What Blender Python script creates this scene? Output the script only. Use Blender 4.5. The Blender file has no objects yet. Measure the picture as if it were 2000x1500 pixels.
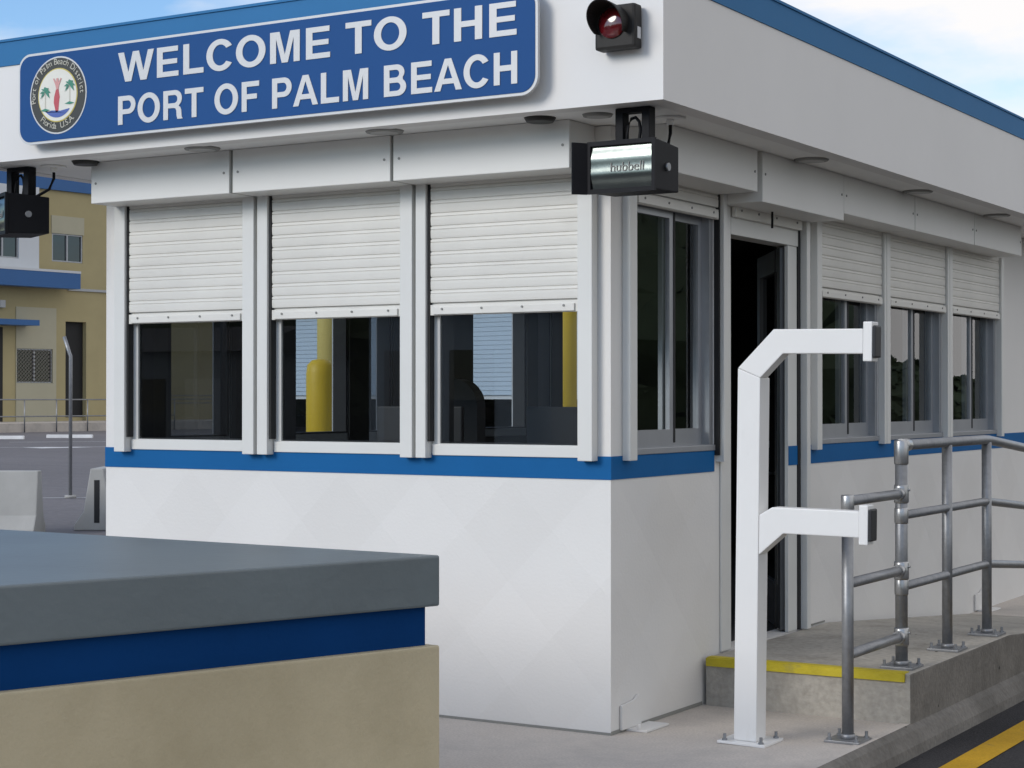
import bpy, bmesh, math, random
from mathutils import Vector, Matrix, Euler
random.seed(7)
S = bpy.context.scene
COL = S.collection
R = math.radians

# ------------------------------------------------------------------ camera, sky, sun, exposure
cam_d = bpy.data.cameras.new('camera'); cam = bpy.data.objects.new('camera', cam_d); COL.objects.link(cam)
cam_d.sensor_width = 36; cam_d.lens = 36 * 3532.27 / 2000
cam_d.clip_start = .05; cam_d.clip_end = 6000
_yaw, _pitch = .5428, .0077
_f = Vector((-math.sin(_yaw) * math.cos(_pitch), math.cos(_yaw) * math.cos(_pitch), math.sin(_pitch)))
_r = Vector((math.cos(_yaw), math.sin(_yaw), 0)); _u = _r.cross(_f)
_m = Matrix((_r, _u, -_f)).transposed().to_4x4(); _m.translation = (3.9943, -7.5205, 1.5856)
cam.matrix_world = _m
S.camera = cam

SUN_EL, SUN_AZ = R(23), R(24)            # azimuth: degrees from -y towards -x
sun_dir = Vector((-math.sin(SUN_AZ) * math.cos(SUN_EL), -math.cos(SUN_AZ) * math.cos(SUN_EL), math.sin(SUN_EL)))
sd = bpy.data.lights.new('sun', 'SUN'); sd.energy = 1.55; sd.angle = R(22); sd.color = (1, .945, .865)
so = bpy.data.objects.new('sun', sd); COL.objects.link(so)
so.rotation_euler = sun_dir.to_track_quat('Z', 'Y').to_euler()

W = bpy.data.worlds.new('World'); S.world = W; W.use_nodes = True
nt = W.node_tree; nt.nodes.clear()
wo = nt.nodes.new('ShaderNodeOutputWorld'); bg = nt.nodes.new('ShaderNodeBackground')
sky = nt.nodes.new('ShaderNodeTexSky'); sky.sky_type = 'NISHITA'; sky.sun_disc = False
sky.sun_elevation = SUN_EL; sky.sun_rotation = math.atan2(sun_dir.x, sun_dir.y)
sky.air_density = 1.0; sky.dust_density = .3; sky.ozone_density = 1.0
tc = nt.nodes.new('ShaderNodeTexCoord')
mp = nt.nodes.new('ShaderNodeMapping'); mp.inputs['Scale'].default_value = (1, 1, 2.6); mp.inputs['Location'].default_value = (.35, .2, .1)
nz = nt.nodes.new('ShaderNodeTexNoise'); nz.inputs['Scale'].default_value = 2.3; nz.inputs['Detail'].default_value = 7; nz.inputs['Roughness'].default_value = .55
rp = nt.nodes.new('ShaderNodeValToRGB'); rp.color_ramp.elements[0].position = .46; rp.color_ramp.elements[1].position = .60
mx = nt.nodes.new('ShaderNodeMix'); mx.data_type = 'RGBA'
mx.inputs['B'].default_value = (6.6, 6.5, 6.5, 1)
nt.links.new(tc.outputs['Generated'], mp.inputs['Vector']); nt.links.new(mp.outputs[0], nz.inputs['Vector'])
dt = nt.nodes.new('ShaderNodeVectorMath'); dt.operation = 'DOT_PRODUCT'; dt.inputs[1].default_value = (.86, .5, .25)
sc_ = nt.nodes.new('ShaderNodeMath'); sc_.operation = 'MULTIPLY_ADD'; sc_.inputs[1].default_value = .15
nt.links.new(tc.outputs['Generated'], dt.inputs[0]); nt.links.new(dt.outputs['Value'], sc_.inputs[0]); nt.links.new(nz.outputs['Fac'], sc_.inputs[2])
nt.links.new(sc_.outputs[0], rp.inputs['Fac']); nt.links.new(rp.outputs['Color'], mx.inputs['Factor'])
tn = nt.nodes.new('ShaderNodeMix'); tn.data_type = 'RGBA'; tn.blend_type = 'MULTIPLY'; tn.inputs['Factor'].default_value = 1; tn.inputs['B'].default_value = (.86, 1.05, 1.28, 1)
nt.links.new(sky.outputs['Color'], tn.inputs['A']); nt.links.new(tn.outputs['Result'], mx.inputs['A']); nt.links.new(mx.outputs['Result'], bg.inputs['Color'])
bg.inputs['Strength'].default_value = .125
nt.links.new(bg.outputs[0], wo.inputs['Surface'])
S.view_settings.view_transform = 'Standard'; S.view_settings.look = 'None'
S.view_settings.exposure = 0.27; S.view_settings.gamma = 1.0
S.render.engine = 'CYCLES'
S.cycles.max_bounces = 8; S.cycles.transparent_max_bounces = 16; S.cycles.use_denoising = True

# ------------------------------------------------------------------ materials
def mat(name, col, rough=.6, var=.06, scale=4.0, bump=0.0, bscale=120.0, metal=0.0, spec=.5, stain=None, fine=0.0, fscale=60.0, coat=0.0):
    m = bpy.data.materials.new(name); m.use_nodes = True
    t = m.node_tree; b = t.nodes['Principled BSDF']
    b.inputs['Roughness'].default_value = rough; b.inputs['Metallic'].default_value = metal
    b.inputs['Specular IOR Level'].default_value = spec; b.inputs['Coat Weight'].default_value = coat
    tcn = t.nodes.new('ShaderNodeTexCoord'); vec = tcn.outputs['Object']
    n = t.nodes.new('ShaderNodeTexNoise'); n.inputs['Scale'].default_value = scale; n.inputs['Detail'].default_value = 6
    n.inputs['Roughness'].default_value = .6
    t.links.new(vec, n.inputs['Vector'])
    mr = t.nodes.new('ShaderNodeMapRange'); mr.inputs['From Min'].default_value = .3; mr.inputs['From Max'].default_value = .7
    mr.inputs['To Min'].default_value = 1 - var; mr.inputs['To Max'].default_value = 1 + var
    t.links.new(n.outputs['Fac'], mr.inputs['Value'])
    cur = mr.outputs['Result']
    if fine:
        n3 = t.nodes.new('ShaderNodeTexNoise'); n3.inputs['Scale'].default_value = fscale; n3.inputs['Detail'].default_value = 3
        t.links.new(vec, n3.inputs['Vector'])
        m3 = t.nodes.new('ShaderNodeMapRange'); m3.inputs['From Min'].default_value = .3; m3.inputs['From Max'].default_value = .7
        m3.inputs['To Min'].default_value = 1 - fine; m3.inputs['To Max'].default_value = 1 + fine
        t.links.new(n3.outputs['Fac'], m3.inputs['Value'])
        mu = t.nodes.new('ShaderNodeMath'); mu.operation = 'MULTIPLY'
        t.links.new(cur, mu.inputs[0]); t.links.new(m3.outputs['Result'], mu.inputs[1]); cur = mu.outputs[0]
    vm = t.nodes.new('ShaderNodeVectorMath'); vm.operation = 'SCALE'; vm.inputs[0].default_value = col[:3]
    t.links.new(cur, vm.inputs['Scale'])
    out = vm.outputs['Vector']
    if stain:                                  # stain = (colour, scale, low, high, stretch)
        mpn = t.nodes.new('ShaderNodeMapping'); mpn.inputs['Scale'].default_value = stain[4]
        t.links.new(vec, mpn.inputs['Vector'])
        n2 = t.nodes.new('ShaderNodeTexNoise'); n2.inputs['Scale'].default_value = stain[1]; n2.inputs['Detail'].default_value = 8
        n2.inputs['Roughness'].default_value = .65
        t.links.new(mpn.outputs[0], n2.inputs['Vector'])
        m2 = t.nodes.new('ShaderNodeMapRange'); m2.inputs['From Min'].default_value = stain[2]; m2.inputs['From Max'].default_value = stain[3]
        t.links.new(n2.outputs['Fac'], m2.inputs['Value'])
        mi = t.nodes.new('ShaderNodeMix'); mi.data_type = 'RGBA'; mi.inputs['B'].default_value = (*stain[0], 1)
        t.links.new(m2.outputs['Result'], mi.inputs['Factor']); t.links.new(out, mi.inputs['A']); out = mi.outputs['Result']
    t.links.new(out, b.inputs['Base Color'])
    if bump:
        nb = t.nodes.new('ShaderNodeTexNoise'); nb.inputs['Scale'].default_value = bscale; nb.inputs['Detail'].default_value = 5
        t.links.new(vec, nb.inputs['Vector'])
        bn = t.nodes.new('ShaderNodeBump'); bn.inputs['Strength'].default_value = bump; bn.inputs['Distance'].default_value = .01
        t.links.new(nb.outputs['Fac'], bn.inputs['Height']); t.links.new(bn.outputs['Normal'], b.inputs['Normal'])
    return m

def add_pits(m, scale, r, col=(.035, .03, .025)):
    t = m.node_tree; b = t.nodes['Principled BSDF']; src = b.inputs['Base Color'].links[0].from_socket
    tcn = t.nodes.new('ShaderNodeTexCoord'); nz_ = t.nodes.new('ShaderNodeTexNoise'); nz_.inputs['Scale'].default_value = 30
    va = t.nodes.new('ShaderNodeVectorMath'); va.operation = 'MULTIPLY_ADD'; va.inputs[1].default_value = (.03, .03, .03)
    t.links.new(tcn.outputs['Object'], nz_.inputs['Vector']); t.links.new(nz_.outputs['Color'], va.inputs[0]); t.links.new(tcn.outputs['Object'], va.inputs[2])
    vo = t.nodes.new('ShaderNodeTexVoronoi'); vo.inputs['Scale'].default_value = scale; t.links.new(va.outputs[0], vo.inputs['Vector'])
    sx = t.nodes.new('ShaderNodeSeparateXYZ'); t.links.new(vo.outputs['Color'], sx.inputs[0])
    th = t.nodes.new('ShaderNodeMath'); th.operation = 'MULTIPLY_ADD'; th.inputs[1].default_value = r * 2.2; th.inputs[2].default_value = -r * 1.2
    t.links.new(sx.outputs[0], th.inputs[0])
    lt = t.nodes.new('ShaderNodeMath'); lt.operation = 'LESS_THAN'; t.links.new(vo.outputs['Distance'], lt.inputs[0]); t.links.new(th.outputs[0], lt.inputs[1])
    mi = t.nodes.new('ShaderNodeMix'); mi.data_type = 'RGBA'; mi.inputs['B'].default_value = (*col, 1)
    t.links.new(lt.outputs[0], mi.inputs['Factor']); t.links.new(src, mi.inputs['A']); t.links.new(mi.outputs['Result'], b.inputs['Base Color'])
def add_diamonds(m, period, phase, top, amount):
    # faint diamond pattern, bumped into the normal, on the walls below the stripe
    t = m.node_tree; b = t.nodes['Principled BSDF']; old = b.inputs['Normal'].links[0].from_socket
    tcn = t.nodes.new('ShaderNodeTexCoord'); sp = t.nodes.new('ShaderNodeSeparateXYZ'); t.links.new(tcn.outputs['Object'], sp.inputs[0])
    def mth(op, a, b_=None, c=None):
        n = t.nodes.new('ShaderNodeMath'); n.operation = op
        for k, v_ in enumerate((a, b_, c)):
            if v_ is None: continue
            if isinstance(v_, (int, float)): n.inputs[k].default_value = v_
            else: t.links.new(v_, n.inputs[k])
        return n.outputs[0]
    u_ = mth('ADD', mth('SUBTRACT', sp.outputs[0], sp.outputs[1]), phase); zz = mth('SUBTRACT', sp.outputs[2], top)
    h_ = mth('ADD', mth('PINGPONG', mth('ADD', u_, zz), period / 2), mth('PINGPONG', mth('SUBTRACT', u_, zz), period / 2))
    h_ = mth('MULTIPLY', h_, mth('LESS_THAN', sp.outputs[2], top))
    bn = t.nodes.new('ShaderNodeBump'); bn.inputs['Strength'].default_value = 1; bn.inputs['Distance'].default_value = amount
    t.links.new(h_, bn.inputs['Height']); t.links.new(old, bn.inputs['Normal']); t.links.new(bn.outputs['Normal'], b.inputs['Normal'])

def glass(name, tint, refl=1.0, rough=0.0):
    m = bpy.data.materials.new(name); m.use_nodes = True
    t = m.node_tree; t.nodes.clear()
    o = t.nodes.new('ShaderNodeOutputMaterial'); mi = t.nodes.new('ShaderNodeMixShader')
    tr = t.nodes.new('ShaderNodeBsdfTransparent'); tr.inputs['Color'].default_value = (*tint, 1)
    gl = t.nodes.new('ShaderNodeBsdfGlossy'); gl.inputs['Roughness'].default_value = rough; gl.inputs['Color'].default_value = (refl, refl, refl, 1)
    lwt = t.nodes.new('ShaderNodeLayerWeight'); lwt.inputs['Blend'].default_value = .5
    pw = t.nodes.new('ShaderNodeMath'); pw.operation = 'POWER'; pw.inputs[1].default_value = 5
    ad = t.nodes.new('ShaderNodeMath'); ad.operation = 'MULTIPLY_ADD'; ad.inputs[1].default_value = .9; ad.inputs[2].default_value = .07
    t.links.new(lwt.outputs['Facing'], pw.inputs[0]); t.links.new(pw.outputs[0], ad.inputs[0]); t.links.new(ad.outputs[0], mi.inputs['Fac'])
    t.links.new(tr.outputs[0], mi.inputs[1]); t.links.new(gl.outputs[0], mi.inputs[2]); t.links.new(mi.outputs[0], o.inputs['Surface'])
    return m

M = {}
M['white'] = mat('white_wall_paint', (.71, .692, .664), .65, .02, 1.3, .12, 60, stain=((.60, .585, .555), 2.2, .68, .98, (1, 1, .25)))
M['fascia'] = mat('white_fascia_paint', (.735, .715, .69), .6, .025, 1.1, .03, 30)
M['soffit'] = mat('soffit_paint', (.86, .85, .82), .7, .04, 1.5, .05, 40)
M['shutter'] = mat('shutter_enamel', (.69, .67, .62), .45, .05, 2.5, .0, stain=((.52, .505, .47), 3.0, .58, .95, (1, 1, 5)))
M['rail'] = mat('rail_enamel', (.67, .665, .635), .4, .03, 2.0)
M['housing'] = mat('housing_enamel', (.71, .70, .67), .45, .025, 1.5)
M['joint'] = mat('joint_sealant', (.25, .25, .23), .8)
M['blue'] = mat('blue_stripe_paint', (.008, .108, .30), .65, .06, 2.0, .08, 60, spec=.12)
M['trim'] = mat('blue_roof_trim', (.038, .168, .36), .6, .05, .9, spec=.12)
M['sign_blue'] = mat('sign_blue_sheet', (.013, .074, .232), .6, .04, 1.0, spec=.15)
M['sign_white'] = mat('sign_white_sheet', (.60, .60, .595), .4, .02)
M['alu'] = mat('grey_aluminium', (.36, .37, .39), .42, .05, 5, metal=.55)
M['aludark'] = mat('dark_aluminium', (.10, .10, .105), .45, .05, 5, metal=.4)
M['gasket'] = mat('black_gasket', (.012, .012, .013), .7)
M['black'] = mat('black_powder_coat', (.008, .008, .010), .6, .1, 12, .05, 200, spec=.2)
M['glass'] = glass('window_glass', (.80, .83, .84))
M['glass_tint'] = glass('tinted_glass', (.22, .24, .26))
M['glass_dark'] = glass('office_glass', (.06, .07, .09))
M['inside'] = mat('dark_interior_lining', (.035, .034, .033), .8, .1, 3)  # near-black, so the shade inside the booth sits in the colour
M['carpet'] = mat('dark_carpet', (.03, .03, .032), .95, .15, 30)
M['galv'] = mat('galvanised_steel', (.27, .275, .285), .45, .12, 9, .03, 80, metal=.6, fine=.08, fscale=40)
M['galvfit'] = mat('cast_pipe_fitting', (.42, .42, .42), .35, .15, 14, .05, 60, metal=.8)
M['post'] = mat('white_post_enamel', (.75, .74, .72), .4, .03, 2, .03, 40, spec=.35, stain=((.62, .60, .56), 6, .60, .9, (1, 1, .4)))
M['concrete'] = mat('island_concrete', (.53, .478, .425), .9, .10, 1.4, .25, 70, stain=((.36, .335, .305), 1.3, .48, .78, (1, 1, 1)), fine=.12, fscale=85)
M['concrete_step'] = mat('step_concrete', (.39, .362, .315), .92, .14, 2.2, .5, 38, stain=((.17, .155, .13), 2.6, .52, .85, (1, 1, .5)), fine=.13, fscale=32)
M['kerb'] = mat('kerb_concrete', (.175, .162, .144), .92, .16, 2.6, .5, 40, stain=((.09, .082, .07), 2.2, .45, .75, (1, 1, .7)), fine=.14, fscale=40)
M['yellow_edge'] = mat('yellow_nosing_paint', (.50, .40, .012), .6, .16, 6, .3, 60, stain=((.22, .19, .09), 5, .58, .8, (1, 1, 1)))
M['yellow_line'] = mat('yellow_road_paint', (.50, .29, .020), .8, .14, 3, .3, 80, stain=((.12, .10, .07), 7, .60, .82, (1, 1, 1)), fine=.10, fscale=90, spec=.15)
M['asphalt'] = mat('lane_asphalt', (.043, .041, .042), .95, .18, .9, .6, 110, fine=.38, fscale=120, spec=.2)
M['lot'] = mat('parking_lot_asphalt', (.140, .130, .135), .9, .14, .12, .3, 60, fine=.14, fscale=9, stain=((.11, .105, .112), .5, .5, .8, (.3, 3, 1)))
M['lot_white'] = mat('white_lot_paint', (.62, .62, .62), .8, .12, 2)
M['cap'] = mat('grey_blue_cap_paint', (.112, .140, .152), .42, .08, 1.8, .12, 30, spec=.9, stain=((.085, .105, .112), 1.4, .5, .85, (1, 1, 1)))
M['recess'] = mat('dark_blue_recess_paint', (.003, .040, .150), .7, .08, 2, .10, 45, spec=.06)
M['beige'] = mat('beige_stucco', (.475, .41, .275), .85, .06, 1.5, .20, 60, fine=.02, fscale=120, stain=((.35, .295, .185), 1.1, .5, .85, (1, 1, 1)))
M['far_beige'] = mat('beige_office_wall', (.41, .345, .185), .85, .05, .6)
M['far_panel'] = mat('pale_beige_panel', (.44, .41, .30), .85, .04, .7)
M['far_white'] = mat('white_office_bay', (.60, .62, .64), .8, .03, .5)
M['far_blue'] = mat('blue_office_trim', (.022, .110, .30), .5, .04, .5)
M['lane_blue'] = mat('pale_blue_shutter', (.46, .55, .64), .6, .04, 1)
M['barrier'] = mat('barrier_concrete', (.40, .395, .375), .9, .12, 1.5, .2, 30, stain=((.22, .21, .20), 1.4, .5, .8, (1, 1, .4)))
M['yellow_post'] = mat('yellow_bollard_paint', (.62, .42, .018), .5, .06, 2)
M['pale_yellow'] = mat('pale_yellow_paint', (.62, .50, .16), .5, .05, 2)
M['red_lens'] = mat('red_signal_lens', (.10, .005, .008), .12, .3, 30, coat=.8)
M['lens_metal'] = mat('floodlight_reflector', (.115, .13, .125), .20, .25, 7, .06, 9, metal=1.0)
M['black_box'] = mat('signal_housing_black', (.022, .020, .018), .55, .15, 8, spec=.25)
M['label'] = mat('white_sticker', (.6, .6, .6), .6)
M['screw'] = mat('screw_steel', (.20, .20, .19), .5, metal=.5)
M['seal_black'] = mat('seal_black', (.018, .020, .016), .5)
M['seal_cream'] = mat('seal_cream', (.72, .70, .62), .5)
M['seal_gold'] = mat('seal_gold', (.55, .45, .10), .5)
M['seal_green'] = mat('seal_green', (.03, .22, .14), .5)
M['seal_red'] = mat('seal_red', (.48, .06, .08), .5)
M['seal_pink'] = mat('seal_pink', (.62, .30, .28), .5)
M['seal_water'] = mat('seal_water_blue', (.05, .10, .36), .5)
M['seal_text'] = mat('seal_lettering', (.52, .50, .42), .5)
M['bronze'] = mat('dark_bronze', (.03, .028, .025), .5)
M['plastic'] = mat('downlight_cover', (.42, .41, .39), .4)
M['dl_rim'] = mat('downlight_rim', (.26, .255, .24), .5)
M['dark_plastic'] = mat('dark_plastic', (.02, .02, .022), .5)
M['wire'] = mat('rusty_wire', (.18, .16, .14), .7)

add_pits(M['concrete_step'], 9, .12); add_pits(M['kerb'], 8, .10); add_pits(M['concrete'], 5, .05, (.16, .145, .125))
add_diamonds(M['white'], 1.01, .06, 1.2, .021)

# ------------------------------------------------------------------ mesh helpers
FRONT = lambda s, d, z: (s, -d, z)          # s along the wall, d outwards, z up
SIDE = lambda s, d, z: (d, s, z)
WORLD = lambda x, y, z: (x, y, z)
class MB:
    def __init__(self, fn=WORLD): self.bm = bmesh.new(); self.fn = fn
    def v(self, p): return self.bm.verts.new(self.fn(*p))
    def box(self, a0, a1, b0, b1, c0, c1):
        vs = [self.v((a, b, c)) for a in (a0, a1) for b in (b0, b1) for c in (c0, c1)]
        for f in ((0, 1, 3, 2), (4, 6, 7, 5), (0, 4, 5, 1), (2, 3, 7, 6), (0, 2, 6, 4), (1, 5, 7, 3)):
            self.bm.faces.new([vs[i] for i in f])
        return self
    def prism(self, pts, axis, lo, hi):      # pts 2-D in the two other axes (in order)
        def P(p, h):
            q = list(p); q.insert(axis, h); return tuple(q)
        a = [self.v(P(p, lo)) for p in pts]; b = [self.v(P(p, hi)) for p in pts]
        n = len(pts)
        self.bm.faces.new(a); self.bm.faces.new(list(reversed(b)))
        for i in range(n): self.bm.faces.new((a[i], b[i], b[(i + 1) % n], a[(i + 1) % n]))
        return self
    def quad(self, *ps): self.bm.faces.new([self.v(p) for p in ps]); return self
    def tube(self, path, r, n=14, smooth=True, caps=True):
        path = [Vector(p) for p in path]; rings = []
        for i, p in enumerate(path):
            if i == 0: t = path[1] - p
            elif i == len(path) - 1: t = p - path[i - 1]
            else: t = (path[i + 1] - p).normalized() + (p - path[i - 1]).normalized()
            t.normalize()
            a = Vector((0, 0, 1)) if abs(t.z) < .9 else Vector((1, 0, 0))
            e1 = t.cross(a).normalized(); e2 = t.cross(e1)
            k = 1.0
            if 0 < i < len(path) - 1:
                c = t.dot((p - path[i - 1]).normalized()); k = 1 / max(c, .5)
            rr = r[i] if isinstance(r, (list, tuple)) else r
            rings.append([self.bm.verts.new(self.fn(*(p + rr * (math.cos(2 * math.pi * j / n) * e1 + math.sin(2 * math.pi * j / n) * e2)))) for j in range(n)])
        for A, B in zip(rings, rings[1:]):
            for j in range(n):
                f = self.bm.faces.new((A[j], A[(j + 1) % n], B[(j + 1) % n], B[j])); f.smooth = smooth
        if caps: self.bm.faces.new(rings[0]); self.bm.faces.new(rings[-1])
        return self
    def cyl(self, c, axis, r, l, n=20):
        c = Vector(c); a = Vector((0, 0, 0)); a[axis] = l
        return self.tube([c, c + a], r, n)
    def build(self, name, m, parent=None, bev=0.0, seg=2, matrix=None, weld=False, split=False):
        bm = self.bm
        if weld: bmesh.ops.remove_doubles(bm, verts=bm.verts, dist=1e-5)
        if split:
            seen = set(); out = []
            for v0 in list(bm.verts):
                if v0 in seen: continue
                comp = [v0]; seen.add(v0); i = 0
                while i < len(comp):
                    for e in comp[i].link_edges:
                        o2 = e.other_vert(comp[i])
                        if o2 not in seen: seen.add(o2); comp.append(o2)
                    i += 1
                idx = {v: k for k, v in enumerate(comp)}
                nb_ = MB(); vs = [nb_.bm.verts.new(v.co) for v in comp]
                for fc in {f for v in comp for f in v.link_faces}:
                    g_ = nb_.bm.faces.new([vs[idx[v]] for v in fc.verts]); g_.smooth = fc.smooth
                out.append(nb_.build(name, m, parent, bev, seg, matrix))
            bm.free(); return out
        bmesh.ops.recalc_face_normals(bm, faces=bm.faces)
        if bev:
            es = [e for e in bm.edges if len(e.link_faces) == 2 and e.calc_face_angle(0) > .5]
            bmesh.ops.bevel(bm, geom=es, offset=bev, segments=seg, affect='EDGES', profile=.6, clamp_overlap=True)
        if matrix is not None: bmesh.ops.transform(bm, matrix=matrix, verts=bm.verts)
        me = bpy.data.meshes.new(name); bm.to_mesh(me); bm.free()
        o = bpy.data.objects.new(name, me); COL.objects.link(o)
        me.materials.append(M[m] if isinstance(m, str) else m)
        if parent is not None: o.parent = parent
        return o

def empty(name, label, cat, loc=(0, 0, 0), group=None):
    o = bpy.data.objects.new(name, None); COL.objects.link(o)
    o.location = loc; o.empty_display_size = .2
    o['label'] = label; o['category'] = cat
    if group: o['group'] = group
    return o
def tag(o, label, cat, group=None, kind=None):
    o['label'] = label; o['category'] = cat
    if group: o['group'] = group
    if kind: o['kind'] = kind
    return o
def struct(o, kind='structure'): o['kind'] = kind; return o
def bolt_ring(mb, pts, z, r=.008, h=.022):
    for x, y in pts:
        mb.tube([(x, y, z), (x, y, z + .007), (x, y, z + .009), (x, y, z + h)], [r * 1.7, r * 1.7, r, r], 8, False)

def wall_grid(mb, s0, s1, z0, z1, d0, d1, holes):
    ss = sorted({s0, s1, *[h[0] for h in holes], *[h[1] for h in holes]}); zs = sorted({z0, z1, *[h[2] for h in holes], *[h[3] for h in holes]})
    def solid(i, j):
        if i < 0 or j < 0 or i >= len(ss) - 1 or j >= len(zs) - 1: return False
        cs, cz = (ss[i] + ss[i + 1]) / 2, (zs[j] + zs[j + 1]) / 2
        return not any(h[0] < cs < h[1] and h[2] < cz < h[3] for h in holes)
    for i in range(len(ss) - 1):
        for j in range(len(zs) - 1):
            if not solid(i, j): continue
            a, b, c, e = ss[i], ss[i + 1], zs[j], zs[j + 1]
            mb.quad((a, d0, c), (b, d0, c), (b, d0, e), (a, d0, e)); mb.quad((a, d1, c), (a, d1, e), (b, d1, e), (b, d1, c))
            if not solid(i - 1, j): mb.quad((a, d0, c), (a, d0, e), (a, d1, e), (a, d1, c))
            if not solid(i + 1, j): mb.quad((b, d0, c), (b, d1, c), (b, d1, e), (b, d0, e))
            if not solid(i, j - 1): mb.quad((a, d0, c), (a, d1, c), (b, d1, c), (b, d0, c))
            if not solid(i, j + 1): mb.quad((a, d0, e), (b, d0, e), (b, d1, e), (a, d1, e))

# ------------------------------------------------------------------ the ground
GZ = -.13
def sheet(x0, x1, y0, y1, z): return MB().quad((x0, y0, z), (x1, y0, z), (x1, y1, z), (x0, y1, z))
struct(sheet(-1500, 1500, -1500, 1500, -.152).build('parking_lot', 'lot'))
struct(sheet(1.0, 60, -60, 400, GZ).build('road', 'asphalt'))
struct(sheet(1.355, 1.505, -60, 120, GZ + .004).build('yellow_lane_line', 'yellow_line'))
# island slab with a worn kerb edge, and the raised step / ramp by the door
isl = MB()
isl.prism([(-4.5, -.4), (1.155, -.4), (1.152, GZ), (1.118, -.012), (1.100, 0), (-4.5, 0)], 1, -14, 12)
struct(isl.build('traffic_island', 'concrete'))
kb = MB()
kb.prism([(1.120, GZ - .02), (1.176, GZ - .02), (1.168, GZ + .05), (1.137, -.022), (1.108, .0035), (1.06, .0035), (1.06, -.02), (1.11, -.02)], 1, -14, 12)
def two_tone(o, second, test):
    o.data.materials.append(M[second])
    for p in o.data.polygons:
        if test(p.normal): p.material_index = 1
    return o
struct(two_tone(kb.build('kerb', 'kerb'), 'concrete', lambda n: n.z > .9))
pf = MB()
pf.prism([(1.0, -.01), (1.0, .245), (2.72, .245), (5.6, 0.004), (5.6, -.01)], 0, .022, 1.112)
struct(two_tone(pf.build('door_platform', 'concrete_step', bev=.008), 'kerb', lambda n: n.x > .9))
ny = MB(); ny.box(.03, 1.085, .985, 1.0, .205, .2465); ny.box(.03, 1.085, 1.0, 1.06, .244, .2495)
struct(ny.build('step_nosing', 'yellow_edge'))
cj = MB()
for y in (-1.1, -3.6): cj.box(-4.4, 1.05, y, y + .008, 0.0005, .003)
struct(cj.build('pavement_joint', 'joint'))

# ------------------------------------------------------------------ the guard booth
booth = empty('guard_booth', 'white guard booth with roller shutters, blue stripe and wide flat roof', 'guard booth')
H0, H1 = 1.30, 2.64
WX, BY = -3.204, 8.5
fw = [(-3.005, -2.177), (-2.000, -1.164), (-1.000, -.148)]
sw = [(.19, 1.15), (2.58, 3.66), (3.78, 4.97), (5.09, 6.30)]
DOOR = (1.345, 2.285)
lw = [(.36, .92), (1.42, 2.12), (2.34, 2.62), (3.00, 3.22), (3.62, 4.42), (4.56, 4.80), (4.95, 5.55)]
w = MB(FRONT); wall_grid(w, WX, 0, 0, 2.868, -.12, 0, [(a, b, H0, H1) for a, b in fw])
w.fn = SIDE; wall_grid(w, .12, BY, 0, 2.868, -.12, 0, [(a, b, 1.31, H1) for a, b in sw] + [(DOOR[0], DOOR[1], .245, 2.56)])
w.fn = lambda s, d, z: (WX - d, s, z); wall_grid(w, .12, BY - .12, 0, 2.868, -.12, 0, [(a, b, H0, 2.55) for a, b in lw])
w.fn = WORLD; w.box(WX, -.12, BY - .12, BY, 0, 2.868)
w.build('wall', 'white', booth, weld=True, split=True)
# lining added inside; the room's shade is put into its colour
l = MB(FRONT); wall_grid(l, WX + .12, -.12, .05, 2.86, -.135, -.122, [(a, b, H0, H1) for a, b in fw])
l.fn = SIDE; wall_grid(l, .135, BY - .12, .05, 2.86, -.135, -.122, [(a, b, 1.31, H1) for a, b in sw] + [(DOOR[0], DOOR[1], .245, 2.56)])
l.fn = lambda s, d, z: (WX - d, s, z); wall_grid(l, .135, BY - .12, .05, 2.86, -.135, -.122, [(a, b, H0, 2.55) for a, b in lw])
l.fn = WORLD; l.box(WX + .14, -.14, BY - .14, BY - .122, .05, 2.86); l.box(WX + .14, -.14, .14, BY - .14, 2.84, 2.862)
l.build('interior_shade_lining', 'inside', booth, weld=True, split=True)
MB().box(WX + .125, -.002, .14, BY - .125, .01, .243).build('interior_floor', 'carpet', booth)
# stripe
s = MB(); s.box(WX - .004, .004, -.004, 0, 1.2, 1.31); s.box(0, .004, 0, 1.15, 1.2, 1.31); s.box(0, .004, 2.385, BY, 1.2, 1.31)
s.box(WX - .004, WX, 0, BY, 1.2, 1.31); s.build('stripe', 'blue', booth, split=True)
b = MB(); b.box(WX - .003, .003, -.003, 0, 0.0005, .012); b.box(0, .003, 0, 1.0, .0005, .018); b.box(0, .003, 2.36, 2.72, .246, .256)
b.build('base_strip', 'joint', booth, split=True)  # thin dark strip along the foot of the walls
# roof
FX0, FX1, FY0, FY1, ZF, ZS, ZT = -3.749, .545, -.545, 9.05, 2.868, 3.385, 3.516
FLAT = lambda s, d, z: (s, z, d)
def ring(name, m, g, z0, z1):
    t = MB(FLAT); wall_grid(t, FX0 - g, FX1 + g, FY0 - g, FY1 + g, z0, z1, [(FX0 + .1, FX1 - .1, FY0 + .1, FY1 - .1)]); return t.build(name, m, booth, weld=True)
ring('fascia', 'fascia', 0, ZF, ZS); ring('roof_trim', 'trim', .006, ZS + .0005, ZT); ring('roof_trim', 'trim', .013, ZT + .0005, ZT + .014)
MB().box(FX0 + .1, FX1 - .1, FY0 + .1, FY1 - .1, 2.8725, 2.95).build('soffit', 'soffit', booth)
MB().box(FX0 + .1, FX1 - .1, FY0 + .1, FY1 - .1, 3.30, 3.34).build('roof_deck', 'soffit', booth)
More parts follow.
